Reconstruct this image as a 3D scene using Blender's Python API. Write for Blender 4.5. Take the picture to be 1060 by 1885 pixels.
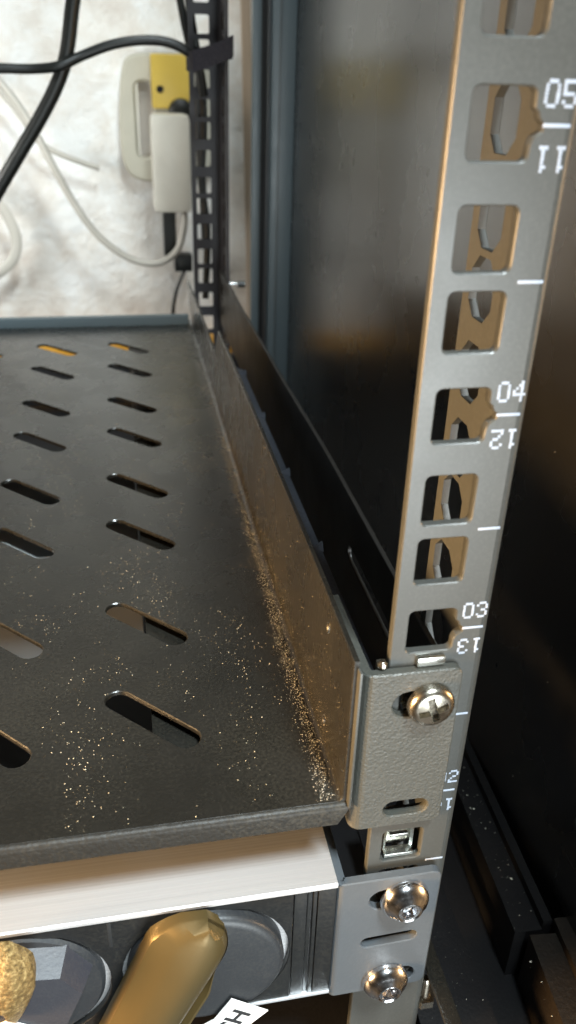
import bpy, bmesh, math, random
from math import sin, cos, pi, sqrt, atan2, radians
from mathutils import Vector, Matrix
from mathutils.geometry import tessellate_polygon
import mathutils.noise as mn
random.seed(7)
for o in list(bpy.data.objects): bpy.data.objects.remove(o)
SC = bpy.context.scene
COL = SC.collection
S = 0.001            # all sizes below are written in millimetres

# ------------------------------------------------------------------ camera
cam_d = bpy.data.cameras.new('camera'); cam = bpy.data.objects.new('camera', cam_d); COL.objects.link(cam)
SC.camera = cam
_r = Vector((0.9818598925785559, -0.18735944888112693, 0.02911336910402508))
_f = Vector((0.17852204325474136, 0.861758136108111, -0.47487134565440625))
_d = Vector((-0.06388295091633656, -0.4714545065713496, -0.8795735425851474))
M = Matrix((( _r.x, -_d.x, -_f.x, -46.212*S), (_r.y, -_d.y, -_f.y, -120.451*S), (_r.z, -_d.z, -_f.z, 94.745*S), (0, 0, 0, 1)))
cam.matrix_world = M
cam_d.sensor_fit = 'VERTICAL'; cam_d.sensor_height = 24.0; cam_d.lens = 24.0*1504.66/1885
cam_d.clip_start = 0.005; cam_d.clip_end = 50
cam_d.dof.use_dof = True; cam_d.dof.focus_distance = 0.200; cam_d.dof.aperture_fstop = 13.5

# ------------------------------------------------------------------ world and lamps
W = bpy.data.worlds.new('World'); SC.world = W; W.use_nodes = True
W.node_tree.nodes['Background'].inputs[0].default_value = (0.55, 0.50, 0.44, 1)
W.node_tree.nodes['Background'].inputs[1].default_value = 0.03

def area(name, loc, target, size, power, col, sy=None):
    l = bpy.data.lights.new(name, 'AREA'); l.energy = power; l.color = col
    l.shape = 'RECTANGLE' if sy else 'DISK'; l.size = size*S
    if sy: l.size_y = sy*S
    o = bpy.data.objects.new(name, l); COL.objects.link(o)
    o.location = Vector(loc)*S
    o.rotation_euler = (Vector(target)-Vector(loc)).to_track_quat('-Z', 'Y').to_euler()
    return o
area('ceiling_lamp', (150, -400, 900), (0, 0, -40), 240, 6.0, (0.84, 0.96, 1.0)).data.spread = radians(75)
area('front_sheen_fill', (150, -720, -230), (0, 0, -40), 460, 13.0, (0.90, 0.98, 1.0), 420)  # soft area added to give the rail and ear fronts a sheen
area('warm_lamp', (-450, -85, 15), (-20, 0, -45), 150, 2.2, (1.0, 0.62, 0.29)).data.spread = radians(76)
area('wall_lamp', (-260, 405, 50), (10, 620, -10), 140, 0.33, (1.0, 0.99, 0.94)).data.spread = radians(120)
area('upper_wall_fill', (-30, 455, 330), (20, 620, 0), 90, 0.16, (0.95, 1.0, 0.97)).data.spread = radians(110)  # added fill for the dark wall strip beside the far rail
SC.view_settings.view_transform = 'Standard'; SC.view_settings.look = 'None'
SC.view_settings.exposure = 0.0; SC.view_settings.gamma = 1.0; SC.view_settings.use_curve_mapping = False

# ------------------------------------------------------------------ materials
class NT:
    def __init__(s, name):
        s.m = bpy.data.materials.new(name); s.m.use_nodes = True
        s.t = s.m.node_tree; s.b = s.t.nodes['Principled BSDF']
        s.co = s.t.nodes.new('ShaderNodeTexCoord')
    def n(s, typ, **kw):
        x = s.t.nodes.new(typ)
        for k, v in kw.items():
            if hasattr(x, k): setattr(x, k, v)
            else: x.inputs[k].default_value = v
        return x
    def l(s, a, b): s.t.links.new(a, b)
    def coords(s, scale=(1, 1, 1)):
        mp = s.n('ShaderNodeMapping'); mp.inputs['Scale'].default_value = scale
        s.l(s.co.outputs['Object'], mp.inputs['Vector']); return mp.outputs[0]
    def noise(s, scale, detail=4, rough=.55, vec=None, dist=0):
        x = s.n('ShaderNodeTexNoise'); x.inputs['Scale'].default_value = scale
        x.inputs['Detail'].default_value = detail; x.inputs['Roughness'].default_value = rough
        x.inputs['Distortion'].default_value = dist
        s.l(vec if vec is not None else s.coords(), x.inputs['Vector']); return x.outputs['Fac']
    def ramp(s, fac, stops):
        r = s.n('ShaderNodeValToRGB'); e = r.color_ramp.elements
        while len(e) < len(stops): e.new(.5)
        for q, (p, c) in zip(e, stops):
            q.position = p; q.color = c if len(c) == 4 else (*c, 1)
        s.l(fac, r.inputs[0]); return r.outputs[0]
    def bump(s, h, strength, dist, prev=None):
        b = s.n('ShaderNodeBump'); b.inputs['Strength'].default_value = strength; b.inputs['Distance'].default_value = dist
        s.l(h, b.inputs['Height'])
        if prev is not None: s.l(prev, b.inputs['Normal'])
        s.l(b.outputs[0], s.b.inputs['Normal']); return b.outputs[0]

def g(v): return (v, v, v)
def mat_coat(name, base, rough=.42, dust=(0.30, 0.27, 0.20), dust_amt=.25, peel=.35, peel_scale=900, spec=.5, metal=0.0, ior=1.5):
    m = NT(name); m.b.inputs['IOR'].default_value = ior; m.b.inputs['Metallic'].default_value = metal
    m.b.inputs['Specular IOR Level'].default_value = spec
    big = m.noise(16, 5, .65); fine = m.noise(1400, 2, .6)
    mul = m.n('ShaderNodeMath', operation='MULTIPLY'); m.l(big, mul.inputs[0]); m.l(fine, mul.inputs[1])
    f = m.ramp(mul.outputs[0], [(.22, g(0)), (.52, g(dust_amt))])
    mx = m.n('ShaderNodeMix', data_type='RGBA')
    m.l(f, mx.inputs[0]); mx.inputs[6].default_value = (*base, 1); mx.inputs[7].default_value = (*dust, 1)
    m.l(mx.outputs[2], m.b.inputs['Base Color'])
    rr = m.ramp(m.noise(60, 5, .6), [(.3, g(rough-.03)), (.7, g(rough+.06))]); m.l(rr, m.b.inputs['Roughness'])
    m.bump(m.noise(peel_scale, 2, .5), peel, 0.0004)
    return m.m
M_shelf = mat_coat('black_powder_coat', (.0085, .008, .0065), .26, dust_amt=.06, peel=.13, ior=1.8)
M_dev = mat_coat('grey_device_paint', (.30, .31, .31), .5, dust_amt=.1, peel=.1)
M_plate = mat_coat('black_bracket_coat', (.012, .0115, .011), .45, dust_amt=.05, peel=.1)
M_ear = mat_coat('textured_grey_coat', (.046, .047, .041), .42, dust=(.2, .19, .15), dust_amt=.12, peel=.38, peel_scale=1700)
M_lip = mat_coat('front_lip_coat', (.010, .0095, .008), .5, spec=.28, dust_amt=.1, peel=.35, peel_scale=900)
M_rail = mat_coat('rail_satin_coat', (.046, .048, .045), .36, dust=(.3, .3, .28), dust_amt=.10, peel=.03)
M_rear = mat_coat('rear_rail_coat', (.013, .012, .016), .50, dust_amt=.10, peel=.15)
M_dark = mat_coat('black_cabinet_paint', (.006, .006, .007), .5, dust=(.10, .09, .08), dust_amt=.08, peel=.2, spec=.3)
M_ear2 = mat_coat('smooth_grey_coat', (.066, .074, .082), .38, dust=(.3, .3, .3), dust_amt=.05, peel=.12)
M_post = mat_coat('post_blue_black_paint', (.085, .112, .125), .38, dust_amt=.05, peel=.1)
M_groove = mat_coat('groove_black', (.003, .003, .003), .7, dust_amt=.0, peel=.1)
M_strip = mat_coat('blue_black_flange', (.032, .037, .047), .40, dust=(.2, .22, .26), dust_amt=.35, peel=.4)
M_insert = mat_coat('black_plastic_insert', (.007, .0075, .008), .36, spec=.35, dust_amt=.05, peel=.06)
M_plug = mat_coat('grey_black_plug_plastic', (.014, .0155, .018), .45, dust_amt=.08, peel=.08, peel_scale=1500)
M_box = mat_coat('slate_plastic', (.022, .022, .028), .5, dust_amt=.05, peel=.12, peel_scale=1500)
M_cable = mat_coat('black_cable_rubber', (.006, .007, .006), .38, dust_amt=.02, peel=.1)
M_velcro = mat_coat('velcro_fabric', (.022, .020, .026), .9, dust=(.1, .1, .1), dust_amt=.3, peel=1, peel_scale=1200, spec=.2)

def mat_panel():
    m = NT('glossy_side_panel'); m.b.inputs['Base Color'].default_value = (.006, .0058, .005, 1)
    r = m.ramp(m.noise(14, 4, .6), [(.3, g(.24)), (.75, g(.31))]); m.l(r, m.b.inputs['Roughness'])
    m.b.inputs['IOR'].default_value = 3.0
    m.bump(m.noise(260, 3, .6), .03, .0002); return m.m
M_panel = mat_panel()

def mat_alu(name, base=(.92, .93, .95), rough=.42):
    m = NT(name); m.b.inputs['Metallic'].default_value = .85
    n1 = m.noise(1.0, 3, .6, m.coords((6, 900, 900))); 
    c = m.ramp(n1, [(.3, tuple(v*.60 for v in base)), (.7, base)]); m.l(c, m.b.inputs['Base Color'])
    r = m.ramp(n1, [(.3, g(rough+.08)), (.7, g(rough-.04))]); m.l(r, m.b.inputs['Roughness'])
    m.bump(n1, .15, .0001); return m.m
M_alu = mat_alu('brushed_aluminium')
def mat_metal(name, base, rough, nz=.0, nscale=300):
    m = NT(name); m.b.inputs['Metallic'].default_value = 1.0; m.b.inputs['Base Color'].default_value = (*base, 1)
    r = m.ramp(m.noise(500, 4, .6), [(.3, g(rough)), (.75, g(rough+.12))]); m.l(r, m.b.inputs['Roughness'])
    if nz: m.bump(m.noise(nscale, 4, .6), nz, .0002)
    return m.m
M_chrome = mat_metal('bright_chrome', (.78, .78, .80), .10, .10, 350)
M_nickel = mat_metal('aged_nickel', (.42, .39, .33), .20, .2, 400)
M_cage = mat_metal('zinc_spring_steel', (.72, .74, .70), .18, .15, 300)
M_rim = mat_metal('warm_worn_edge', (.75, .50, .20), .3, .2)
def mat_knit():
    m = NT('gold_granular'); m.b.inputs['Metallic'].default_value = .5
    n = m.noise(900, 4, .8)
    c = m.ramp(n, [(.32, (.05, .03, .01)), (.5, (.24, .15, .05)), (.72, (.62, .45, .2))]); m.l(c, m.b.inputs['Base Color'])
    m.b.inputs['Roughness'].default_value = .45; m.bump(n, 1.0, .0009); return m.m
M_knit = mat_knit()
def mat_plain(name, col, rough=.5, bump=.15, scale=300, metal=0, trans=0, sss=0):
    m = NT(name); n = m.noise(40, 5, .6)
    c = m.ramp(n, [(.3, tuple(v*.88 for v in col)), (.7, col)]); m.l(c, m.b.inputs['Base Color'])
    m.b.inputs['Roughness'].default_value = rough; m.b.inputs['Metallic'].default_value = metal
    if sss: m.b.inputs['Subsurface Weight'].default_value = sss; m.b.inputs['Subsurface Scale'].default_value = .003
    m.bump(m.noise(scale, 3, .6), bump, .0002); return m.m
M_white = mat_plain('white_plastic', (.62, .60, .53), .35)
M_cream = mat_plain('cream_plastic', (.48, .46, .38), .4)
M_creamd = mat_plain('cream_recess', (.60, .55, .50), .5)
M_yellow = mat_plain('yellow_plastic', (.60, .43, .08), .35)
M_wcable = mat_plain('white_cable_rubber', (.50, .48, .43), .45)
M_gold = mat_plain('bronze_gold_shell', (.115, .080, .030), .36, .10, 250, .55)
M_print = mat_plain('white_print_ink', (.36, .41, .50), .6)
M_sticker = mat_plain('white_label_paper', (.80, .78, .74), .5, .05)
M_ink = mat_plain('black_label_ink', (.01, .01, .012), .6, .02)
M_dust = mat_plain('dust_fleck', (.46, .40, .28), .6)
M_dustw = mat_plain('pale_dust_fleck', (.46, .45, .38), .6)
def mat_wall():
    m = NT('white_rough_plaster')
    v = m.coords()
    n1 = m.noise(7, 6, .6, v); n2 = m.noise(34, 7, .65, v, .4)
    mixn = m.n('ShaderNodeMix', data_type='FLOAT'); mixn.inputs[0].default_value = .5; m.l(n1, mixn.inputs[2]); m.l(n2, mixn.inputs[3])
    c = m.ramp(mixn.outputs[0], [(.38, (.66, .60, .54)), (.48, (.77, .74, .69)), (.58, (.86, .87, .86))])  # brown stops put soft shadow streaks into the plaster colour
    m.l(c, m.b.inputs['Base Color']); m.b.inputs['Roughness'].default_value = .75
    a = m.bump(m.noise(42, 7, .68, v, .3), 1.0, .0042)
    m.bump(m.noise(150, 5, .7, v), .5, .0012, a); return m.m
M_wall = mat_wall()
def mat_wood(name, a, b, sc=(3, 40, 40)):
    m = NT(name); n = m.noise(3, 6, .65, m.coords(sc), 1.2)
    m.l(m.ramp(n, [(.3, a), (.7, b)]), m.b.inputs['Base Color']); m.b.inputs['Roughness'].default_value = .45
    m.bump(n, .25, .0006); return m.m
M_batten = mat_wood('pale_wood', (.34, .26, .19), (.46, .37, .28), (40, 40, 3))
M_skirt = mat_wood('orange_varnished_wood', (.62, .28, .03), (.85, .44, .06))
M_board = mat_wood('brown_board', (.16, .09, .045), (.28, .17, .09), (40, 40, 3))
M_floor = mat_wood('brown_floor', (.05, .03, .018), (.10, .06, .03), (40, 3, 40))

M_sillc = mat_coat('brown_black_sill', (.008, .0055, .0035), .5, dust=(.10, .07, .04), dust_amt=.2)
# ------------------------------------------------------------------ object helpers
def tag(o, label=None, cat=None, group=None, kind=None):
    if label: o['label'] = label
    if cat: o['category'] = cat
    if group: o['group'] = group
    if kind: o['kind'] = kind
    return o
def empty(name, loc=(0, 0, 0), **k):
    o = bpy.data.objects.new(name, None); COL.objects.link(o); o.empty_display_size = .01
    o.location = Vector(loc)*S; return tag(o, **k)
class MB:
    """collects geometry given in millimetres (world), built relative to the parent's base"""
    def __init__(s): s.v = []; s.f = []
    def add(s, vs, fs):
        k = len(s.v); s.v += [tuple(q) for q in vs]; s.f += [tuple(i+k for i in f) for f in fs]; return s
    def box(s, a, b, ch=.0):
        bm = bmesh.new(); bmesh.ops.create_cube(bm, size=1)
        c = (Vector(a)+Vector(b))/2; d = Vector(b)-Vector(a)
        for v in bm.verts: v.co = Vector((v.co.x*d.x, v.co.y*d.y, v.co.z*d.z))+c
        if ch: bmesh.ops.bevel(bm, geom=bm.edges[:], offset=ch, segments=2, profile=.6, affect='EDGES')
        bm.verts.index_update()
        s.add([v.co[:] for v in bm.verts], [[v.index for v in f.verts] for f in bm.faces]); bm.free(); return s
    def tube(s, pts, r, seg=12, sub=6, flat=1.0):
        P = [Vector(p) for p in pts]
        if sub > 1 and len(P) > 2:
            Q = []
            for i in range(len(P)-1):
                p0 = P[max(i-1, 0)]; p1 = P[i]; p2 = P[i+1]; p3 = P[min(i+2, len(P)-1)]
                for j in range(sub):
                    t = j/sub
                    Q.append(.5*((2*p1)+(p2-p0)*t+(2*p0-5*p1+4*p2-p3)*t*t+(3*p1-p0-3*p2+p3)*t**3))
            Q.append(P[-1]); P = Q
        n = len(P); vs = []; fs = []; up = None
        for i, p in enumerate(P):
            t = (P[min(i+1, n-1)]-P[max(i-1, 0)]).normalized()
            if up is None:
                up = t.orthogonal().normalized()
                if flat != 1: up = (Vector((0, 1, 0))-t*t.y).normalized()
            up = (up-t*up.dot(t)).normalized(); b = t.cross(up)
            for k in range(seg):
                a = 2*pi*k/seg; vs.append(p+(up*cos(a)*flat+b*sin(a))*r)
        for i in range(n-1):
            for k in range(seg):
                k2 = (k+1) % seg; fs.append((i*seg+k, i*seg+k2, (i+1)*seg+k2, (i+1)*seg+k))
        fs.append(tuple(range(seg-1, -1, -1))); fs.append(tuple((n-1)*seg+k for k in range(seg)))
        return s.add(vs, fs)
    def lathe(s, prof, c, axis='-Y', seg=40):
        """prof: (radius, height along axis)"""
        c = Vector(c); vs = []; fs = []
        for (r, h) in prof:
            for k in range(seg):
                a = 2*pi*k/seg
                if axis == '-Y': q = Vector((r*cos(a), -h, r*sin(a)))
                elif axis == 'X': q = Vector((h, r*cos(a), r*sin(a)))
                else: q = Vector((r*cos(a), r*sin(a), h))
                vs.append(c+q)
        n = len(prof)
        for i in range(n-1):
            for k in range(seg):
                k2 = (k+1) % seg; fs.append((i*seg+k, i*seg+k2, (i+1)*seg+k2, (i+1)*seg+k))
        fs.append(tuple(range(seg-1, -1, -1))); fs.append(tuple((n-1)*seg+k for k in range(seg)))
        return s.add(vs, fs)
    def build(s, name, mat, parent=None, smooth=35, **k):
        me = bpy.data.meshes.new(name)
        base = Vector((0, 0, 0))
        if parent is not None:
            q = parent
            while q is not None: base = base+q.location; q = q.parent
        own = Vector((0, 0, 0))
        if parent is None:
            xs = [v[0] for v in s.v]; ys = [v[1] for v in s.v]; zs = [v[2] for v in s.v]
            own = Vector(((min(xs)+max(xs))/2, (min(ys)+max(ys))/2, min(zs)))*S
        me.from_pydata([tuple(Vector(v)*S-base-own) for v in s.v], [], s.f)
        bm = bmesh.new(); bm.from_mesh(me); bmesh.ops.recalc_face_normals(bm, faces=bm.faces[:]); bm.to_mesh(me); bm.free()
        me.materials.append(mat)
        if smooth:
            for p in me.polygons: p.use_smooth = True
            me.set_sharp_from_angle(angle=radians(smooth))
        o = bpy.data.objects.new(name, me); COL.objects.link(o)
        if parent is not None: o.parent = parent
        else: o.location = own
        return tag(o, **k)

# sheet metal: flat pattern (u,v) regions with holes, thickness t, small chamfer, bent through a map f(u,v,w)
def area2(c): return sum(c[i][0]*c[(i+1) % len(c)][1]-c[(i+1) % len(c)][0]*c[i][1] for i in range(len(c)))/2
def offset(c, d):     # c counter-clockwise, d[i] = inset of edge i -> i+1
    n = len(c); out = []
    for i in range(n):
        p0 = Vector(c[i-1]); p = Vector(c[i]); p1 = Vector(c[(i+1) % n])
        e0 = (p-p0).normalized(); e1 = (p1-p).normalized()
        n0 = Vector((-e0.y, e0.x)); n1 = Vector((-e1.y, e1.x)); a = d[i-1]; b = d[i]
        det = n0.x*n1.y-n0.y*n1.x
        if abs(det) < 1e-3: q = p+(n0*a+n1*b)/2
        else: q = p+Vector(((a*n1.y-b*n0.y)/det, (n0.x*b-n1.x*a)/det))
        out.append((q.x, q.y))
    return out
def sheet(mb, regions, t, f, ch=.25, shared=()):
    """regions: list of (outer, [holes]); shared: u values of fold lines between regions"""
    for outer, holes in regions:
        if area2(outer) < 0: outer = outer[::-1]
        holes = [h[::-1] if area2(h) > 0 else h for h in holes]
        conts = [outer]+holes; fr = []; bk = []
        for c in conts:
            n = len(c); d = []
            for i in range(n):
                a, b = c[i], c[(i+1) % n]
                sh = any(abs(a[0]-u) < 1e-6 and abs(b[0]-u) < 1e-6 for u in shared)
                d.append(0 if sh else ch)
            ins = offset(c, d); fr.append(ins)
            vs = [f(*q, 0) for q in ins]+[f(*q, ch) for q in c]+[f(*q, t) for q in c]; fs = []
            for i in range(n):
                j = (i+1) % n
                if d[i]:
                    fs += [(i, n+i, n+j, j), (n+i, 2*n+i, 2*n+j, n+j)]
            mb.add(vs, fs)
        for polys, w in ((fr, 0), (conts, t)):
            flat = [q for c in polys for q in c]
            tr = tessellate_polygon([[Vector((q[0], q[1], 0)) for q in c] for c in polys])
            mb.add([f(*q, w) for q in flat], tr)
def rrect(cx, cy, w, h, r, n=4):
    out = []
    for sx, sy, a0 in ((1, 1, 0), (-1, 1, 90), (-1, -1, 180), (1, -1, 270)):
        for k in range(n+1):
            a = radians(a0+90*k/n); out.append((cx+sx*(w/2-r)+r*cos(a), cy+sy*(h/2-r)+r*sin(a)))
    return out
def stadium(cx, cy, L, w, ang=0, n=8):
    r = w/2; h = L/2-r; out = []
    for s_, a0 in ((1, -90), (-1, 90)):
        for k in range(n+1):
            a = radians(a0+180*k/n); out.append((s_*h+r*cos(a), r*sin(a)))
    c, s2 = cos(radians(ang)), sin(radians(ang))
    return [(cx+x*c-y*s2, cy+x*s2+y*c) for x, y in out]
def slab(name, poly, y0, y1, mat, parent=None, ch=.25, **k):   # polygon in x,z ; front at y0
    mb = MB(); sheet(mb, [(poly, [])], y1-y0, lambda u, v, w: (u, y0+w, v), ch); return mb.build(name, mat, parent, **k)

U = 44.45
# ------------------------------------------------------------------ setting
mb = MB()
N = 90                                                     # plaster wall as a gently uneven sheet
vs = []; fs = []
for j in range(N+1):
    for i in range(N+1):
        x = -760+i*(1180/N); z = -330+j*(900/N)
        y = 620+2.2*mn.fractal(Vector((x*.018, z*.018, 3)), .7, 2.1, 5)
        vs.append((x, y, z))
for j in range(N):
    for i in range(N):
        a = j*(N+1)+i; fs.append((a, a+1, a+N+2, a+N+1))
mb.add(vs, fs); mb.build('wall', M_wall, smooth=60, kind='structure')
mb = MB(); mb.box((-1400, -1500, -335), (420, 640, -330)); mb.build('floor', M_floor, smooth=0, kind='structure')

# ------------------------------------------------------------------ wooden trims by the wall
b = MB(); b.box((-3.8, 0, -170), (3.8, 4, 170), .8)
o = b.build('wooden_batten', M_batten); o.location = (Vector((62.2, 612, 20)))*S; o.rotation_euler = (0, radians(-1.6), 0)
for v in o.data.vertices: v.co.z -= 0.170
tag(o, 'narrow upright wooden strip on the white wall right of the rear rail', 'wood trim')
b = MB(); b.box((-700, 604, -147), (120, 617, -119), 1.2)
b.build('wooden_skirting', M_skirt, label='orange varnished wooden board seen low behind through the far shelf slots', cat='skirting board')

# ------------------------------------------------------------------ cabinet
cab = empty('server_cabinet', (78, 0, -165), label='black server cabinet with glossy side panel, corner post and dusty bottom sill', cat='server cabinet')
b = MB(); b.box((78, -150, -165), (80, 531, 520)); b.build('side_panel', M_panel, cab, smooth=0)
b = MB(); b.box((-560, -60, -168), (77.6, 598, -165)); b.build('base_plate', M_dark, cab, smooth=0)
def vstrip(name, x0, x1, y0, y1, mat, ch=.4, par=cab):
    b = MB(); b.box((x0, y0, -164.8), (x1, y1, 520), ch); return b.build(name, mat, par)
post = vstrip('corner_post', 61.9, 77.8, 500, 532, M_post, .8)
vstrip('post_edge', 48.0, 54.0, 501, 506, M_post, .8, post)
vstrip('post_groove', 54.0, 61.0, 514, 528, M_groove, .3, post)
vstrip('post_bead', 59.2, 60.4, 504, 512, M_ear2, .3, post)
vstrip('post_bead', 61.2, 61.9, 502, 512, M_post, .2, post)
vstrip('post_ridge', 66.2, 66.8, 499.2, 500.4, M_ear, .2, post)
b = MB(); b.box((-560, 556, -160), (47, 566, -122), .5); b.build('rear_crossbar', M_dark, cab)
# sill at lower right: stepped bar running forward
sill = MB()
def slantbox(mb, p0, p1, wd, h, dz=0):
    p0 = Vector(p0); p1 = Vector(p1); t = (p1-p0); t.z = 0; t.normalize(); n = Vector((t.y, -t.x, 0))
    vs = []
    for p in (p0, p1):
        for s_ in (-wd/2, wd/2):
            for z in (0, -h): vs.append(p+n*s_+Vector((0, 0, z)))
    mb.add(vs, [(0, 1, 3, 2), (4, 6, 7, 5), (0, 2, 6, 4), (1, 5, 7, 3), (0, 4, 5, 1), (2, 3, 7, 6)])
slantbox(sill, (74, 160, -143), (66.5, 26, -143), 9, 22); so = sill.build('bottom_sill', M_dark, cab, smooth=0)
sill = MB(); slantbox(sill, (79.0, 160, -139.5), (72.5, 26, -139.5), 3, 24); sill.build('sill_lip', M_dark, so, smooth=0)
sill = MB(); slantbox(sill, (70, 23, -141), (62, -60, -141), 9.5, 24); slantbox(sill, (76.5, 25.5, -138), (70, -60, -138), 5, 24)
sill.build('sill_corner', M_sillc, cab, smooth=0)

# ------------------------------------------------------------------ rack rails
def rail_shape(z0, z1, notch=True, deep=30.2):
    RB = 2.0; t = 1.8; u0 = 18.0; arc = RB*pi/2
    def f(u, v, w):
        if u <= u0: return (u, w, v)
        if u <= u0+arc+1e-6:
            a = (u-u0)/RB; return (u0+(RB-w)*sin(a), RB-(RB-w)*cos(a), v)
        return (u0+RB-w, RB+(u-u0-arc), v)
    holes = []; octs = []
    k0 = int(math.floor(z0/U))-1
    for k in range(k0, int(z1/U)+2):
        for dz in (-15.875, 0, 15.875):
            z = k*U+dz
            if z < -107 or z+6 > z1: continue
            h = rrect(7.85, z, 9.5, 9.8, 1.1)
            if dz == 0 and notch:
                h = [q for q in h if q[0] < 12.2 or abs(q[1]-z) > 4.2]
                i = max(range(len(h)), key=lambda i: (h[i][0], -h[i][1]))
                # notch on the right side, filed down to a point beside the printed line
                pre = [q for q in h]
                right = [(12.6, z-2.7), (12.75, z-2.3), (13.1, z-1.5), (14.2, z-.8), (14.4, z+.1), (13.6, z+.7), (13.2, z+1.7), (12.75, z+2.0), (12.6, z+2.3)]
                # insert after the last lower-right corner vertex
                low = [q for q in h if q[0] > 7.85 and q[1] < z]; top = [q for q in h if q[0] > 7.85 and q[1] > z]
                lt = [q for q in h if q[0] <= 7.85]
                low.sort(key=lambda q: q[1]); top.sort(key=lambda q: q[1])
                ltt = sorted([q for q in lt if q[1] > z], key=lambda q: q[0], reverse=True)
                ltb = sorted([q for q in lt if q[1] <= z], key=lambda q: q[0])
                low = [q for q in low]; h = low+right+[q for q in top if q[1] > z+2.6]+ltt+ltb
            holes.append(h)
            a, bb, c = 5.2, 5.7, 2.8
            cy = u0+arc+20.0
            octs.append([(cy+a, z-bb+c), (cy+a, z+bb-c), (cy+a-c, z+bb), (cy-a+c, z+bb), (cy-a, z+bb-c), (cy-a, z-bb+c), (cy-a+c, z-bb), (cy+a-c, z-bb)])
    sh = [u0+arc*i/4 for i in range(5)]; um = u0+arc+deep-2
    regs = [([(0, z0), (u0, z0), (u0, z1), (0, z1)], holes)]
    for i in range(4): regs.append(([(sh[i], z0), (sh[i+1], z0), (sh[i+1], z1), (sh[i], z1)], []))
    regs.append(([(sh[4], z0), (um, z0), (um, z1), (sh[4], z1)], octs))
    mb = MB(); sheet(mb, regs, t, f, .24, sh)
    return mb
fr = empty('front_rack_rail', (0, 0, -165), label='near square-hole rack rail with printed unit numbers, upright in front', cat='rack rail')
rail_shape(-164.8, 250).build('rail_body', M_rail, fr, smooth=30)
def text_mesh(txt, size, ext=.00003, off=0.0):
    cu = bpy.data.curves.new('t', 'FONT'); cu.body = txt; cu.size = size*S; cu.extrude = ext; cu.offset = off*S
    cu.align_x = 'CENTER'; cu.align_y = 'CENTER'; cu.resolution_u = 3; cu.space_character = 1.1
    to = bpy.data.objects.new('t', cu); COL.objects.link(to)
    dg = bpy.context.evaluated_depsgraph_get(); me = bpy.data.meshes.new_from_object(to.evaluated_get(dg))
    bpy.data.objects.remove(to); return me
def place_text(name, txt, size, x, z, y, parent, mat, rot=0, off=.0):
    me = text_mesh(txt, size, off=off); me.materials.clear(); me.materials.append(mat)
    xs = [v.co.x for v in me.vertices]; ys = [v.co.y for v in me.vertices]
    cx = (min(xs)+max(xs))/2; cy = (min(ys)+max(ys))/2
    a = radians(rot)
    for v in me.vertices:
        px, py, pz = v.co.x-cx, v.co.y-cy, v.co.z
        qx = px*cos(a)-py*sin(a); qz = px*sin(a)+py*cos(a)
        v.co = Vector((x*S+qx, y*S-pz, z*S+qz))-parent.location
    o = bpy.data.objects.new(name, me); COL.objects.link(o); o.parent = parent; return o
GL = {'0': '01110 10001 10001 10001 10001 10001 01110', '1': '01110 00100 00100 00100 00100 01100 00100', '2': '11111 10000 01000 00110 00001 10001 01110',
      '3': '01110 10001 00001 00110 00001 10001 01110', '4': '00010 00010 11111 10010 01010 00110 00010', '5': '01110 10001 00001 11110 10000 10000 11111', '6': '01110 10001 10001 11110 10000 01000 00110'}
def printed(txt, x, z, flip):
    mb = MB(); p = .50; sg = -1 if flip else 1
    for i, ch in enumerate(txt):
        for r, row in enumerate(GL[ch].split()):
            for c, bit in enumerate(row):
                if bit == '1':
                    px = (c-2)*p*.88+(i-.5)*2.75; pz = (r-3)*p*1.05
                    jx = random.uniform(-.03, .03); w = random.uniform(.21, .27)
                    cx, cz = x+sg*(px+jx), z+sg*pz
                    mb.box((cx-w*.95, -.05, cz-w), (cx+w*.95, .02, cz+w))
    return mb.build('printed_number', M_print, fr, smooth=0)
for k, nm, dn in ((2, '05', '11'), (1, '04', '12'), (0, '03', '13'), (-1, '02', '14')):
    printed(nm, 16.3, k*U+4.1, False); printed(dn, 16.3, k*U-4.5, True)
    b = MB(); b.box((14.2, -.07, k*U-.26), (18.5, .02, k*U+.26), .05); b.build('printed_line', M_print, fr)
    b = MB(); b.box((14.2, -.07, k*U-22.225-.26), (18.5, .02, k*U-22.225+.26), .05); b.build('printed_line', M_print, fr)

rr = empty('rear_rack_rail', (0, 440, -165), label='far square-hole rack rail standing before the white wall', cat='rack rail')
mr = rail_shape(-164.8, 250, False, 34)
mr.v = [(x, 440-y+1.8, z) for x, y, z in mr.v]
mr.build('rail_body', M_rear, rr, smooth=30)

# ------------------------------------------------------------------ shelf
shelf = empty('rack_shelf', (-220, 200, -43), label='black ventilated rack shelf with slanted slots and dusty right fold', cat='rack shelf')
ZF = -43.0
rows = [31.5, 70.3, 120.7, 157.5, 203.3, 241.6, 291.0, 329.5]
XW = -7.4
def bend_up(u0, RB, x_at_u0=None):
    arc = RB*pi/2
    def f(u, v, w):     # u = x along floor, then up the wall. w = depth below / outside
        if u <= u0: return (u, v, ZF-w)
        if u <= u0+arc+1e-6:
            a = (u-u0)/RB; return (u0+(RB+w)*sin(a), v, ZF+RB-(RB+w)*cos(a))
        return (u0+RB+w, v, ZF+RB+(u-u0-arc))
    return f, arc
RB = 1.6; u0 = XW-RB; f, arc = bend_up(u0, RB); sh = [u0+arc*i/4 for i in range(5)]
holes = []
for i in range(7):
    for y in rows: holes.append(stadium(-46.5-38.4*i, y, 28.5, 6.6, -45))
Y0, Y1 = -.6, 374
regs = [([(-430, Y0), (u0, Y0), (u0, Y1), (-430, Y1)], holes)]
for i in range(4): regs.append(([(sh[i], Y0), (sh[i+1], Y0), (sh[i+1], Y1+10), (sh[i], Y1+10)], []))
def uz(z): return sh[4]+(z-ZF-RB)
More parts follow.
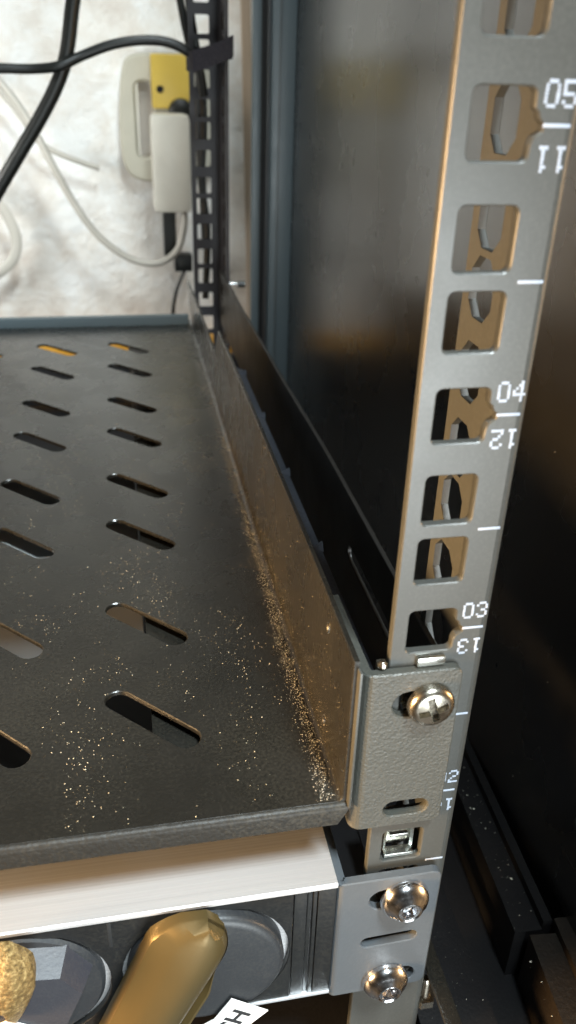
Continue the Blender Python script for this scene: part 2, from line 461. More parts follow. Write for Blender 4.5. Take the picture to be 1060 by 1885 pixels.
wall = [(sh[4], Y0), (uz(-5.2), Y0), (uz(-4.6), 40), (uz(-4.8), 120), (uz(-6.5), 232), (uz(-21.5), 247), (uz(-21.8), 330), (uz(-23.5), 404), (sh[4], 384)]
regs.append((wall, []))
mb = MB(); sheet(mb, regs, 1.2, f, .22, sh); mb.build('tray', M_shelf, shelf, smooth=30)
# front lip (rolled down) and rear lip (rolled up)
mb = MB(); prof = []
for k in range(7):
    a = pi/2*k/6; prof.append((Y0+.02-1.3*sin(a), ZF+.02-1.3*(1-cos(a))))
prof.append((Y0-1.3, ZF-5.4)); prof.append((Y0-.9, ZF-5.7)); prof.append((Y0-.6, ZF-5.6)); prof.append((Y0-.6, ZF-1.4)); prof.append((Y0+.3, ZF-1.2))
n = len(prof); x0, x1 = -430, -6.2
vs = [(x0, y, z) for y, z in prof]+[(x1-(2.2 if z < ZF-5 else 0), y, z) for y, z in prof]
vs_f = [(i, (i+1) % n, n+(i+1) % n, n+i) for i in range(n)]+[tuple(range(n))[::-1], tuple(range(n, 2*n))]
mb.add(vs, vs_f); mb.build('front_lip', M_lip, shelf, smooth=40)
mb = MB(); mb.box((-430, 374, ZF-1.2), (-9.2, 375.2, ZF+5.4), .3); mb.box((-430, 375.2, ZF+4.4), (-9.0, 379, ZF+5.4), .35)
mb.build('rear_lip', M_post, shelf)
mb = MB(); mb.box((-46.5, 4, ZF-4.6), (XW+.4, 370, ZF-3.6), .15); mb.box((-46.5, 26, ZF-16), (-45.7, 370, ZF-4.7), .1)
mb.build('stiffener', M_shelf, shelf)
# outer flange beside the wall with small folded tabs
mb = MB(); vs = []
zz = (-26, -30.5); mb.add([(-5.6, 2, -25), (6.6, 14, -31), (6.6, 250, -31), (-5.6, 250, -25), (-5.6, 2, -26), (6.6, 14, -32), (6.6, 250, -32), (-5.6, 250, -26)],
       [(0, 1, 2, 3), (4, 7, 6, 5), (0, 4, 5, 1), (1, 5, 6, 2), (2, 6, 7, 3), (0, 3, 7, 4)])
mb.build('outer_flange', M_strip, shelf, smooth=0)
for y in (66, 118, 172, 226):
    mb = MB(); y += 18
    mb.add([(2.5, y-3, -29.0), (6.9, y-2.2, -31), (7.1, y+1.2, -29.2), (2.5, y-2.4, -30), (6.9, y-1.4, -32), (7.5, y+1.6, -30.0)],
           [(0, 1, 2), (3, 5, 4), (0, 3, 4, 1), (1, 4, 5, 2), (2, 5, 3, 0)])
    mb.build('folded_tab', M_strip, shelf, smooth=0)
for y, z in ((19, -11.5), (18, -37)):
    mb = MB(); mb.lathe([(1.1, 0), (1.0, -.35), (.6, -.6)], (XW, y, z), 'X', 16); mb.v = [(x, y+(yy-y)*.8, z+(zz2-z)*1.5) for x, yy, zz2 in mb.v]
    mb.build('weld_dimple', M_nickel, shelf)

# support bracket (telescoping side plate) from the near rail to the far rail
br = empty('shelf_bracket', (18, 240, -60), label='long black side bracket running between near and far rails beside the shelf', cat='shelf bracket')
mb = MB(); pl = [(3, -60), (3, -19), (50, -19), (125, -18.6), (207, -21.0), (344, -23.5), (432, -22.5), (441, -26), (441, -60)]
sheet(mb, [(pl, [stadium(60, -36.5, 62, 5.0), stadium(423, -36, 8, 14, 0)])], 1.2, lambda u, v, w: (17.0+w, u, v), .2)
mb.build('side_plate', M_plate, br, smooth=30)
mb = MB(); mb.lathe([(2.6, 0), (2.6, 4), (1.2, 4), (1.2, 8)], (20.1, 436, -33), 'X', 12); mb.lathe([(4.2, -1), (4.2, 1.2)], (20.6, 436, -33), 'X', 20)
mb.build('bolt', M_chrome, br)
mb = MB(); mb.lathe([(2.3, 0), (2.3, 5)], (29, 436, -33.5), 'X', 6); mb.build('nut', M_cable, br)
mb = MB(); mb.lathe([(1.0, 0), (.9, .8), (.5, 1.2)], (-1.4, -.2, -7.2), 'Z', 10); mb.box((-2.4, -.2, -12), (-.4, 1.4, -6.6), .5); mb.build('spring_tip', M_nickel, br)

# front ear of the shelf
ear = empty('shelf_ear', (5, -2, -51), label='textured grey mounting ear of the shelf, screwed over the near rail', cat='mounting ear')
def ear_map(xr, yf, RBo):     # u measured leftwards from right edge; bends back at left
    def mk(ul):
        arc = RBo*pi/2
        def f(u, v, w):
            if u <= ul: return (xr-u, yf+w, v)
            if u <= ul+arc+1e-6:
                a = (u-ul)/RBo; return (xr-ul-(RBo-w)*sin(a), yf+RBo-(RBo-w)*cos(a), v)
            return (xr-ul-RBo+w, yf+RBo+(u-ul-arc), v)
        return f, arc
    return mk
def ear_piece(name, xl, xr, zb, zt, yf, t, RBo, holes, back, mat, par, cr=(2, 2), ch=.3):
    ul = xr-xl-RBo; f, arc = ear_map(xr, yf, RBo)(ul); sh = [ul+arc*i/6 for i in range(7)]
    # rounded right corners (u = 0 side)
    c0, c1 = cr; out = []
    for k in range(6):
        a = radians(180+90*k/5); out.append((c0+c0*cos(a), zb+c0+c0*sin(a)))
    out += [(ul, zb), (ul, zt)]
    for k in range(6):
        a = radians(90+90*k/5); out.append((c1+c1*cos(a), zt-c1+c1*sin(a)))
    hs = [[(xr-x, z) for x, z in h] for h in holes]
    regs = [(out, hs)]
    for i in range(6): regs.append(([(sh[i], zb), (sh[i+1], zb), (sh[i+1], zt), (sh[i], zt)], []))
    um = sh[6]+back; regs.append(([(sh[6], zb), (um, zb), (um, zt), (sh[6], zt)], []))
    mb = MB(); sheet(mb, regs, t, f, ch, sh); return mb.build(name, mat, par, smooth=30)
ear_piece('ear_plate', -5.7, 14.9, -50.8, -8.0, -2.3, 2.0, 2.6, [stadium(6.6, -16.2, 11.5, 6.6), stadium(6.5, -45.6, 10.0, 4.4)], 26, M_ear, ear)
mb = MB(); mb.box((-6.5, -2.4, -43.5), (-5.85, 2, -6.9), .25); mb.build('ear_seam', M_rail, ear)

# ------------------------------------------------------------------ screws
def cut(o, cutter_mb):
    c = cutter_mb.build('cutter', M_dark, None, smooth=0)
    m = o.modifiers.new('b', 'BOOLEAN'); m.operation = 'DIFFERENCE'; m.object = c; m.solver = 'EXACT'
    dg = bpy.context.evaluated_depsgraph_get(); me = bpy.data.meshes.new_from_object(o.evaluated_get(dg))
    o.modifiers.clear(); o.data = me; bpy.data.objects.remove(c)
    for p in me.polygons: p.use_smooth = True
    me.set_sharp_from_angle(angle=radians(28))
def pan_screw(x, z, y):
    s = empty('phillips_screw', (x, y, z), label='brassy nickel cross-head screw in the textured shelf ear', cat='screw')
    R_ = 4.85; H = 2.9; prof = [(R_, 0), (R_, .9)]
    for k in range(1, 9):
        a = pi/2*k/8; prof.append((R_-1.9+1.9*cos(a), .9+(H-.9-.35)*sin(a)))
    prof += [(1.9, H-.1), (.4, H)]
    mb = MB(); mb.lathe(prof, (x, y, z)); h = mb.build('head', M_nickel, s)
    cm = MB(); cm.box((-3.1, -H-.6, -.78), (3.1, -H+2.0, .78)); cm.box((-.78, -H-.6, -3.1), (.78, -H+1.95, 3.1))
    a = radians(17); cm2 = MB(); cm2.v = cm.v[8:]; cm2.f = [tuple(i-8 for i in f_) for f_ in cm.f[6:]]; cm.v = cm.v[:8]; cm.f = cm.f[:6]
    cm2.v = [(x+p*cos(a)-q*sin(a), y+w, z+p*sin(a)+q*cos(a)) for p, w, q in cm2.v]
    cm.v = [(x+p*cos(a)-q*sin(a), y+w, z+p*sin(a)+q*cos(a)) for p, w, q in cm.v]
    cut(h, cm); cut(h, cm2)
    mb = MB(); mb.lathe([(2.4, -7), (2.4, -.1)], (x, y, z), '-Y', 16); mb.build('shank', M_nickel, s)
pan_screw(8.6, -16.0, -2.35)
def button_screw(x, z, y, label, rot):
    s = empty('button_screw', (x, y, z), label=label, cat='screw', group='chrome button-head screws in the lower ear')
    R_ = 5.9; H = 4.4; prof = [(R_-.2, 0), (R_, .35)]
    for k in range(1, 12):
        a = radians(90*k/12); prof.append((R_*cos(a)**.9, .35+(H-.35)*sin(a)))
    prof = [q for q in prof if q[0] > 3.3]+[(3.2, H-.15), (2.9, H+.05), (2.5, H-.2), (.3, H-.2)]
    mb = MB(); mb.lathe(prof, (x, y, z), seg=48); h = mb.build('head', M_chrome, s)
    cm = MB(); vs = []
    for k in range(6):
        a = radians(60*k+rot); vs.append((x+2.15*cos(a), z+2.15*sin(a)))
    cm.add([(p, y-H-1, q) for p, q in vs]+[(p, y-H+1.9, q) for p, q in vs], [tuple(range(6))[::-1], tuple(range(6, 12))]+[(i, (i+1) % 6, 6+(i+1) % 6, 6+i) for i in range(6)])
    cut(h, cm)
    mb = MB(); mb.lathe([(.9, 0), (.75, .5), (.2, .7)], (x, y-H+1.9, z), seg=12); mb.build('recess_pin', M_chrome, s)
    mb = MB(); mb.lathe([(2.7, -7), (2.7, -.1)], (x, y, z), '-Y', 16); mb.build('shank', M_chrome, s)

# ------------------------------------------------------------------ cage nuts
def cage_nut(z, label, poke=False):
    s = empty('cage_nut', (7.85, 1, z), label=label, cat='cage nut')
    mb = MB()
    # folded spring clip: back plate, two side wings with curled lips
    pts = [(-5.6, 3.0), (-4.6, 1.2), (-4.2, -.2), (-3.4, .2), (-3.0, 2.2), (3.0, 2.2), (3.4, .2), (4.2, -.2), (4.6, 1.2), (5.6, 3.0)]
    vs = []; fs = []
    for zz_, sc in ((-4.2, 1), (-3.4, .9), (2.6, .9), (3.6, 1)):
        for (px, py) in pts: vs.append((7.85+px*.84, 2.4+py*sc, z+zz_+(.5 if abs(px) < 3.2 else 0)))
    m_ = len(pts)
    for j in range(3):
        for i in range(m_-1): fs.append((j*m_+i, j*m_+i+1, (j+1)*m_+i+1, (j+1)*m_+i))
    k = len(vs); vs += [(a, b_+.5, c) for a, b_, c in vs]; fs += [tuple(q+k for q in f_)[::-1] for f_ in fs]
    mb.add(vs, fs)
    mb.box((4.2, .6, z-4.6), (11.2, 3.0, z-3.6), .3); mb.box((5.2, 1.0, z+1.4), (9.6, 2.2, z+2.4), .3)
    mb.build('spring_clip', M_cage, s)
    mb = MB(); mb.lathe([(2.7, 2.2), (4.2, 2.2), (4.2, -1.8), (2.7, -1.8)], (7.85, 6, z), '-Y', 24); mb.build('threaded_core', M_nickel, s)
cage_nut(-60.3, 'bare silver cage nut in the square rail hole between both ears')
cage_nut(-15.9, 'silver cage nut behind the cross-head screw with its clip tip above the ear')
mb = MB(); mb.box((5.4, -1.3, -7.6), (11.2, -.1, -5.6), .3); nut0 = bpy.data.objects['cage_nut.001']; mb.build('clip_tip', M_cage, nut0)

# ------------------------------------------------------------------ power strip below
pdu = empty('power_strip', (-200, 20, -107), label='brushed aluminium rack power strip under the shelf with black socket insert', cat='power strip')
XR = -7.6
def extr_x(mb, prof, xa, xb):
    n = len(prof); mb.add([(xa, y, z) for y, z in prof]+[(xb, y, z) for y, z in prof], [(i, (i+1) % n, n+(i+1) % n, n+i) for i in range(n)]+[tuple(range(n))[::-1], tuple(range(n, 2*n))])
mb = MB(); extr_x(mb, [(-3.6, -66.3), (-3.2, -65.9), (42, -65.9), (42, -107), (-3.2, -107), (-3.6, -106.6), (-3.6, -105.9), (-1.6, -105.7), (-1.6, -67.4), (-3.6, -67.1)], -430, XR)
mb.build('aluminium_housing', M_alu, pdu, smooth=0)
cs = [-37.4-41.0*k for k in range(3)]
holes = []
for cx in cs:
    holes.append([(cx+19.3*cos(2*pi*k/48), -87.2+min(19.3*sin(2*pi*k/48), 17.2) if True else 0) for k in range(48)])
holes = [[(x, max(-104.6, z)) for x, z in h] for h in holes]
holes = [[h[i] for i in range(len(h)) if (h[i][0]-h[i-1][0])**2+(h[i][1]-h[i-1][1])**2 > 1e-4] for h in holes]
mb = MB(); sheet(mb, [([(-429, -105.6), (-17.6, -105.6), (-17.6, -67.6), (-429, -67.6)], holes)], 1.6, lambda u, v, w: (u, -3.3+w, v), .2)
ins = mb.build('socket_insert', M_insert, pdu, smooth=30)
for x0_, x1_, y_ in ((-17.4, -14.5, -3.1), (-14.2, -13.3, -2.6), (-13.0, -12.1, -3.1), (-11.9, -7.7, -3.3)):
    mb = MB(); mb.box((x0_, y_, -105.6), (x1_, -1.7, -67.6), .15); mb.build('end_rib', M_insert, pdu)
for cx in cs:
    mb = MB(); mb.lathe([(19.2, 0), (19.2, -1), (18, -1), (18, 8)][::-1] if False else [(19.25, -1.5), (19.25, -14), (.5, -14)], (cx, 0, -87), '-Y', 40)
    mb.v = [(x, y, max(-104.7, min(-69.9, z))) for x, y, z in mb.v]; mb.build('socket_well', M_groove, pdu)
for cx in (-58.4, -99):
    mb = MB(); mb.box((cx-.5, -3.42, -76), (cx+.4, -3.2, -67.8), .08); mb.build('insert_joint', M_groove, pdu)
ear2 = empty('power_strip_ear', (5, -4, -108), label='smooth blue-grey mounting ear of the power strip with two chrome screws', cat='mounting ear')
ear_piece('ear_plate', -7.6, 17.2, -108.4, -66.6, -3.6, 2.0, 1.6, [stadium(6.5, -73.9, 12.5, 6.6, 0), stadium(6.3, -88.9, 14, 3.6, 2), stadium(8.0, -104.0, 12.5, 6.0, 0)], 40, M_ear2, ear2, (2.2, 2.2), .25)
button_screw(8.6, -73.9, -3.6, 'upper chrome button-head screw in the smooth lower ear', 10)
button_screw(6.6, -104.4, -3.6, 'lower chrome button-head screw at the bottom of the smooth ear', 35)

# plugs
def inflate(mb, outline, ax0, ax1, y_base, y_wall, y_top, lv=9, pw=2.6):
    a = Vector(ax0); b_ = Vector(ax1); rings = []
    for (s_, y) in [(1, y_base), (1, y_wall)]+[((1-k/lv), y_wall+(y_top-y_wall)*(1-(1-k/lv)**pw)) for k in range(1, lv)]:
        ring = []
        for q in outline:
            q = Vector(q); t = max(0, min(1, (q-a).dot(b_-a)/(b_-a).length_squared)); c = a+(b_-a)*t
            p = c+(q-c)*s_; ring.append((p.x, y, p.y))
        rings.append(ring)
    n = len(outline); vs = [q for r in rings for q in r]; fs = []
    for j in range(len(rings)-1):
        for i in range(n): fs.append((j*n+i, j*n+(i+1) % n, (j+1)*n+(i+1) % n, (j+1)*n+i))
    top = len(rings)-1
    k = len(vs); vs.append((((a+b_)/2).x, y_top, ((a+b_)/2).y))
    for i in range(n): fs.append((top*n+i, top*n+(i+1) % n, k))
    mb.add(vs, fs)
def smooth_poly(pts, it=2):
    for _ in range(it):
        out = []
        for i in range(len(pts)):
            p = Vector(pts[i]); q = Vector(pts[(i+1) % len(pts)]); out += [tuple(p*.75+q*.25), tuple(p*.25+q*.75)]
        pts = out
    return pts
pg = empty('power_plug', (-37.4, -3, -105), label='black round plug with shiny bronze grip, right of the two plugs', cat='plug', group='plugs in the power strip')
mb = MB(); P = [(17.9, -9), (17.9, 2.6)]+[(17.9-2.2*(1-cos(pi/2*k/5)), 2.6+1.6*sin(pi/2*k/5)) for k in range(1, 6)]+[(9, 4.5), (.5, 4.6)]
mb.lathe(P, (-37.6, -2, -86.5), '-Y', 56); mb.v = [(x, y, z) for x, y, z in mb.v]; mb.build('plug_disc', M_plug, pg)
out = [(-43.9, -66.0), (-43.2, -65.7), (-37.7, -66.2), (-33.9, -70.0), (-32.5, -76), (-33.2, -80.5), (-37.5, -86.5), (-40.0, -92), (-48.0, -103), (-58.5, -108), (-61, -100), (-57.5, -88), (-54.8, -79), (-54.2, -75.6), (-54.0, -74.8)]
T_ = Vector((-37.4, -66.3)); B_a = Vector((-57.5, -112)); ax = (B_a-T_).normalized(); px_ = Vector((-ax.y, ax.x))   # px_ points to the right-lower side
if px_.x < 0: px_ = -px_
prof = [(-1.0, -4.6), (-1.0, -7.2), (-.96, -8.0), (-.55, -10.6), (-.42, -11.1), (-.15, -11.7), (.15, -11.9), (.42, -11.6), (.64, -11.0), (.80, -9.9), (.90, -8.5), (.94, -7.4), (1.0, -7.1), (1.04, -7.5), (1.13, -8.3), (1.18, -8.3), (1.20, -7.8), (1.20, -4.6)]
mb = MB(); vs = []; fs = []; NS = 26; L_ = (B_a-T_).length
for i in range(NS+1):
    t = i/NS; d = L_*t; r_ = min(1, d/9.5); w_ = 8.5*sqrt(max(0.0, 1-(1-r_)**2))+.05; w_ *= 1-.10*t
    hgt = .80+.20*sin(pi/2*min(1, d/16)); lip = min(1, max(0, (d-14)/8))
    skew = -1.2*t
    for (u, y) in prof:
        uu = u if u <= .94 else .94+(u-.94)*lip*(1+.6*t)
        if u < -.5: uu = u*(1+.22*min(1, max(0, (d-2)/6))*(1-.8*t))
        q = T_+ax*d+px_*(uu*w_+skew); vs.append((q.x, -4.6+(y+4.6)*hgt*(1+.22*t), q.y))
n = len(prof)
for i in range(NS):
    for k in range(n-1): fs.append((i*n+k, i*n+k+1, (i+1)*n+k+1, (i+1)*n+k))
fs.append(tuple(range(n))); fs.append(tuple(NS*n+k for k in range(n))[::-1])
mb.add(vs, fs); mb.build('grip_lever', M_gold, pg, smooth=28)
# label on the right plug
lab = slab('cable_label', [(-32.4, -96.0), (-23.6, -103.2), (-33, -112.5), (-46, -113.5), (-43.5, -107.0), (-36.5, -103.0)], -7.35, -7.05, M_sticker, None, .05)
tag(lab, 'white printed label lettered CH, stuck on the right plug below its grip', 'label')
for v in lab.data.vertices: pass
me_l = Vector(lab.location)
for ch_, lx, lz in (('H', -31.0, -103.3), ('C', -34.0, -107.4)):
    me = text_mesh(ch_, 7.0, off=.15); me.materials.clear(); me.materials.append(M_ink)
    xs = [v.co.x for v in me.vertices]; ys = [v.co.y for v in me.vertices]; cx = (min(xs)+max(xs))/2; cy = (min(ys)+max(ys))/2; a = radians(52)
    for v in me.vertices:
        px, py = v.co.x-cx, v.co.y-cy; v.co = Vector((lx*S+px*cos(a)-py*sin(a), -7.40*S-v.co.z, lz*S+px*sin(a)+py*cos(a)))-me_l
    o = bpy.data.objects.new('printed_letter', me); COL.objects.link(o); o.parent = lab

pl = empty('power_plug', (-78.4, -3, -105), label='black faceted plug with gold grainy sleeve at the left edge', cat='plug', group='plugs in the power strip')
mb = MB(); mb.lathe([(18.2, -9), (18.2, 0), (17.4, .8), (1, .8)], (-78.6, -3, -86.5), '-Y', 56); mb.build('plug_disc', M_plug, pl)
mb = MB()
fa = [(-77.5, -71.0), (-67.5, -72.5), (-62.6, -80.5), (-68.8, -96), (-80, -99), (-86, -84)]
n = len(fa); A_ = [(x*.0+x, -3.5, z) for x, z in fa]; B_ = [(-74.5+(x+74.5)*.80, -9.5, -84+(z+84)*.80) for x, z in fa]
mb.add(A_+B_, [(i, (i+1) % n, n+(i+1) % n, n+i) for i in range(n)]+[tuple(range(n, 2*n))]); mb.build('faceted_body', M_box, pl, smooth=0)
mb = MB(); ro = [(-92, -62), (-84, -60.5), (-76.5, -61.5), (-72.9, -67), (-73.8, -75), (-78.6, -85.5), (-79.6, -84), (-79.0, -78.5), (-84, -80), (-94, -84), (-98, -72)]
inflate(mb, smooth_poly(ro, 2), (-90, -72), (-79, -70), -8.5, -11, -14.5, 8)
for i, v in enumerate(mb.v):
    d = mn.noise(Vector(v)*.9)*.35; mb.v[i] = (v[0]+d, v[1]+d*.7, v[2]+d)
mb.build('gold_sleeve', M_knit, pl, smooth=60)
lb = slab('cable_label', [(-84.5, -87.5), (-80.8, -85.6), (-73.0, -92.0), (-76, -98), (-88, -95)], -9.95, -9.62, M_sticker, None, .05)
tag(lb, 'white label corner on the faceted plug at the bottom left', 'label')
mb = MB(); a_ = Vector((-79.6, -10.02, -88.8)); mb.box((-1.6, -.03, -.3), (1.6, .03, .3)); an = radians(-38)
mb.v = [(-79.0+x*cos(an)-z*sin(an), -10.0+y, -89.6+x*sin(an)+z*cos(an)) for x, y, z in mb.v]; mb.build('printed_letter', M_ink, lb, smooth=0)

# lower right: foot plate and brass fitting beside the rail foot
ft = empty('rail_foot_plate', (22, 0, -140), label='dark flat foot plate beside the bottom of the near rail', cat='foot plate')
mb = MB(); mb.box((20.3, -60, -113.5), (24.4, 24, -112), .3); mb.build('plate_edge', M_shelf, ft)
mb = MB(); mb.box((24.6, -60, -150), (47, 78, -148), .3); mb.build('plate_base', M_dark, ft)
bs = MB(); bs.lathe([(2.2, 0), (2.2, 3), (1.6, 4.4), (1.4, 9), (.9, 10)], (21.4, 2.5, -128), 'Z', 20); bs.lathe([(3.4, 0), (3.4, 2.6)], (21.4, 2.5, -127), 'Z', 6)
bs.build('brass_fitting', M_nickel, label='small brassy bolt beside the foot of the near rail', cat='bolt')

# device under the shelf
dv = MB(); dv.box((-420, 124, -106), (-47.4, 198, -51), .8)
dv.build('equipment_box', M_dev, label='flat dark grey device seen through the middle shelf slots', cat='equipment')

# ------------------------------------------------------------------ things behind
vel = MB()
def band(mb, path, w, t):
    vs = []; fs = []; n = len(path)
    for (x, y, z) in path: vs += [(x, y, z-w/2), (x, y, z+w/2)]
    k = len(vs)
    for i, (x, y, z) in enumerate(path):
        c = Vector((10, 428)); d = (Vector((x, y))-c).normalized()*t; vs += [(x-d.x, y-d.y, z-w/2), (x-d.x, y-d.y, z+w/2)]
    for i in range(n-1):
        a = 2*i; fs += [(a, a+2, a+3, a+1), (k+a, k+a+1, k+a+3, k+a+2), (a, k+a, k+a+2, a+2), (a+1, a+3, k+a+3, k+a+1)]
    fs += [(0, 1, k+1, k), (2*n-2, k+2*n-2, k+2*n-1, 2*n-1)]
    mb.add(vs, fs)
path = []
for k in range(25):
    a = 2*pi*k/24-pi*.5
    x = 10.5+12.2*max(-1, min(1, 1.3*cos(a))); y = 424+22*max(-1, min(1, 1.3*sin(a))); z = 101.5+5.0*cos(a)*.8
    path.append((x, y, z))
band(vel, path, 9.5, 1.6); band(vel, [(-1, 400.5, 97.5), (8, 399.6, 100.5), (15, 399.4, 103), (22, 401, 106)], 10.5, 1.2)
vel.build('velcro_strap', M_velcro, label='dark hook-and-loop strap wrapped round the far rail', cat='cable strap')
b = MB(); b.tube([(-62.2, 430, 150), (-62.8, 430, 133.7), (-65.5, 430, 120.7), (-70.5, 430, 99.3), (-77.2, 430, 84.0), (-88.2, 430, 66.7), (-101.1, 430, 49.0), (-114.3, 430, 30.8), (-127.9, 430, 12.1), (-150, 430, -16), (-190, 430, -36)], 4.1, 16)
b.build('power_cable', M_cable, label='thick black cable sweeping down to the left before the wall', cat='cable')
b = MB(); b.tube([(-170, 436, 93), (-126, 425, 90.5), (-107.3, 425, 91.2), (-89.6, 425, 91.4), (-74.5, 423, 93.4), (-61.9, 425, 98.7), (-46.4, 425, 104.3), (-31.0, 425, 107.3), (-15.6, 425, 107.5), (-3.3, 425, 103.6), (4.4, 427, 96.1), (8, 432, 80)], 2.7, 14)
b.build('power_cable', M_cable, label='thinner black cable arching rightwards into the far rail strap', cat='cable')
for i, (pts, r, lab_) in enumerate([([(-5.1, 450, 140), (-2.3, 450, 124.2), (-.1, 450, 113.1), (2.6, 448, 101.8), (8.1, 446, 84.3), (9, 446, 60), (7, 446, 30), (10, 446, 0), (8, 446, -45)], 2.3, 'left one of two thin black cables strapped along the far rail'),
                    ([(1.4, 452, 140), (2.7, 452, 124.5), (4.3, 452, 113.3), (6, 450, 101.9), (7, 448, 90), (6, 449, 62), (8, 449, 20), (9, 448, -10)], 2.6, 'right one of two thin black cables strapped along the far rail')]):
    b = MB(); b.tube(pts, r, 10); b.build('thin_cable', M_cable, label=lab_, cat='cable', group='thin black cables at the far rail')
b = MB(); b.tube([(-150, 570, 104), (-131.2, 570, 88.6), (-118.3, 570, 73.4), (-105.5, 570, 52.2), (-92.9, 570, 24.4), (-79.3, 570, -2.9), (-62.6, 570, -26.5), (-40.2, 570, -42.7), (-18.6, 570, -46.3), (-2.9, 570, -36.9), (3.6, 570, -19.2), (4.4, 570, -5)], 2.7, 12)
b.build('adapter_cable', M_wcable, label='white cable looping from the adapter down and up to the left', cat='cable')
b = MB(); b.tube([(-152, 596, 88), (-134.7, 596, 81.3), (-117.8, 596, 61.9), (-104.4, 596, 40.8), (-84, 598, 30), (-60, 600, 22)], 2.3, 12)
b.build('adapter_cable', M_wcable, label='faint second white cable against the wall at left', cat='cable')
b = MB(); b.tube([(-160, 590, 6), (-143.8, 590, .2), (-134.4, 590, -11.9), (-129.3, 590, -30.6), (-134.7, 590, -47.6), (-152.1, 590, -60.4), (-165, 590, -64)], 4.2, 14, flat=.35)
b.build('flat_cable', M_wcable, label='cream flat cable loop at the left edge of the wall', cat='cable')
b = MB(); b.tube([(4, 592, -50), (4.7, 590, -56), (1.8, 590, -62.3), (-2.8, 590, -73.7), (-6.0, 590, -88), (-6.8, 590, -104), (-5, 590, -125)], 1.6, 10)
b.build('thin_cable', M_cable, label='thin black cable dropping from the small black plug behind the shelf', cat='cable')

b = MB(); b.box((-520, 596, -330), (-190, 612, 190), 2)  # unseen board, put in to turn the side panel's reflection brown
b.build('reflection_board', M_board, label='brown wooden board left of the plaster, added out of view for the brown reflection in the side panel', cat='board')
so = empty('wall_socket', (-12, 618, 12), label='cream oblong wall socket box half hidden behind the far rail', cat='socket')
outl = smooth_poly([(-31, 103), (-37, 97), (-41, 76), (-43, 33), (-38, 17), (-26, 11), (14, 11), (30, 20), (36, 50), (32, 95), (22, 104), (-10, 104.5)], 2)
mb = MB(); sheet(mb, [(outl, [rrect(-22, 57, 13, 54, 5)])], 16, lambda u, v, w: (u, 602+w, v), 2.0); mb.build('cover', M_cream, so, smooth=40)
mb = MB(); mb.box((-30, 612, 28), (-14, 613, 86)); mb.build('recess', M_creamd, so, smooth=0)
mb = MB(); mb.box((-28.4, 603.5, 30.6), (-26.4, 611, 84), .4); mb.build('recess_edge', M_white, so)
yp = empty('yellow_plug', (-2, 590, 70), label='yellow plug block above the white adapter', cat='plug')
mb = MB(); mb.box((-16.5, 585, 66), (14, 601, 103.5), 2.2); mb.build('plug_body', M_yellow, yp)
mb = MB(); mb.lathe([(2.6, 0), (2.6, .5), (1.9, .6), (1.7, .2)], (-10.4, 585, 79.5), '-Y', 20); mb.build('plug_screw', M_dark, yp)
mb = MB(); mb.lathe([(10, 0), (9, 5), (5, 7)], (5, 585.2, 64), '-Y', 24); mb.build('cable_collar', M_cable, yp)
mb = MB(); mb.box((-19.6, 556, -6), (9.6, 582, 64), 4.5)
mb.build('power_adapter', M_white, label='white rounded power adapter hanging left of the far rail', cat='adapter')
mb = MB(); mb.box((-12, 583, -44), (-1.8, 597, -5), 1.2)
mb.box((-3.8, 585, -57), (11, 599, -43), 1.5); mb.build('small_plug', M_cable, label='small black plug below the white adapter', cat='plug')
mb = MB(); mb.box((0, 583.9, -53), (4, 584.9, -48), .3); mb.build('plug_mark', M_ear, bpy.data.objects['small_plug'])

# ------------------------------------------------------------------ dust
def dust(name, mat, n, gen, label, rmin, rmax):
    vs = []; fs = []; ph = [(1, 0, 0), (-1, 0, 0), (0, 1, 0), (0, -1, 0), (0, 0, 1), (0, 0, -1)]
    ff = [(0, 2, 4), (2, 1, 4), (1, 3, 4), (3, 0, 4), (2, 0, 5), (1, 2, 5), (3, 1, 5), (0, 3, 5)]
    for _ in range(n):
        c = gen()
        if c is None: continue
        r = rmin+(rmax-rmin)*random.random()**4; a = random.random()*6.28; k = len(vs)
        sx = random.uniform(.6, 1.5)
        for p in ph:
            x = p[0]*sx; y = p[1]; vs.append((c[0]+(x*cos(a)-y*sin(a))*r, c[1]+(x*sin(a)+y*cos(a))*r, c[2]+p[2]*r*.7))
        fs += [tuple(i+k for i in f_) for f_ in ff]
    mb = MB(); mb.add(vs, fs); return mb.build(name, mat, smooth=0, label=label, cat='dust', kind='stuff')
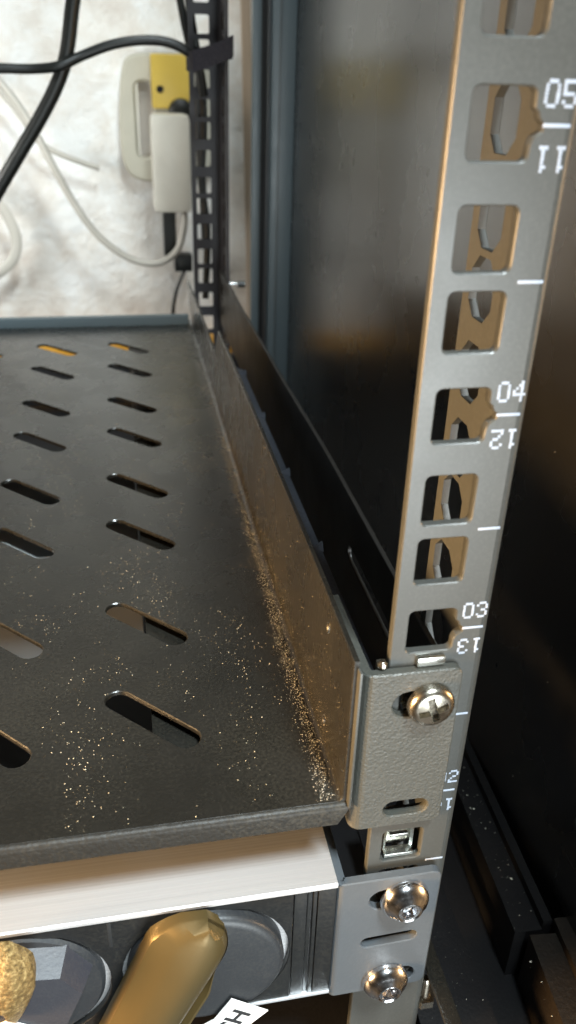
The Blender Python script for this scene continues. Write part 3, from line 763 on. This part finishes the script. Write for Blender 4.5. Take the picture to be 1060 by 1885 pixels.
def in_slot(x, y):
    for i in range(3):
        for ry in rows:
            dx, dy = x-(-46.5-38.4*i), y-ry
            a = dx*.7071-dy*.7071; b_ = dx*.7071+dy*.7071
            if abs(a) < 14.5 and abs(b_) < 3.7: return True
    return False
def g_fold():
    y = random.uniform(0, 300)
    if random.random() > (.25 if y > 200 else .55 if y > 120 else 1): return None
    x = -9.2+random.gauss(0, 1.0)-abs(random.gauss(0, .8))*(1.4 if y < 60 else .8)
    return None if x > -7.6 else (x, y, ZF+.1+max(0, (x+9.0))**2*.9)
def g_floor():
    x = random.uniform(-110, -10); y = random.uniform(0, 330)**1
    d = mn.noise(Vector((x*.07, y*.035, 1.7)))+.6*mn.noise(Vector((x*.2, y*.1, 5)))
    d += .35*math.exp(-((x+22)/6)**2)+.3*math.exp(-((x+60)/9)**2)*(y < 60)+.3*math.exp(-((x+45)/5)**2)*(y < 120)
    if d < random.uniform(-.05, .85) or in_slot(x, y): return None
    return (x, y, ZF+.08)
def g_wallf():
    y = random.uniform(0, 120); z = -42+36*random.random()**1.6
    if mn.noise(Vector((y*.08, z*.12, 9))) < random.uniform(-.3, .6): return None
    return (XW-.08, y, z)
dust('dust', M_dustw, 9000, g_fold, 'line of pale dust along the right fold of the shelf', .04, .16)
dust('dust', M_dust, 30000, g_floor, 'golden dust flecks scattered over the shelf floor', .03, .17)
dust('dust', M_dust, 1500, g_wallf, 'golden dust flecks on the raised shelf side', .04, .15)

def g_sill():
    y = random.uniform(-30, 130); t = (160-y)/134
    return (74-7.5*t+random.uniform(-4.3, 4.3), y, -142.9)
def g_panel(): return (77.93, random.uniform(0, 420), random.uniform(-130, 120))
def g_rail():
    return (random.uniform(.6, 17), -.04, random.uniform(-60, 110))
dust('dust', M_dustw, 130, g_sill, 'pale flecks lying on the black bottom sill at lower right', .08, .45)
dust('dust', M_dust, 420, g_panel, 'sparse fine specks clinging to the glossy side panel', .04, .16)
def g_base(): return (random.uniform(25, 47), random.uniform(-50, 60), -147.9)
dust('dust', M_dustw, 160, g_base, 'pale specks on the dark foot plate beside the rail bottom', .05, .25)
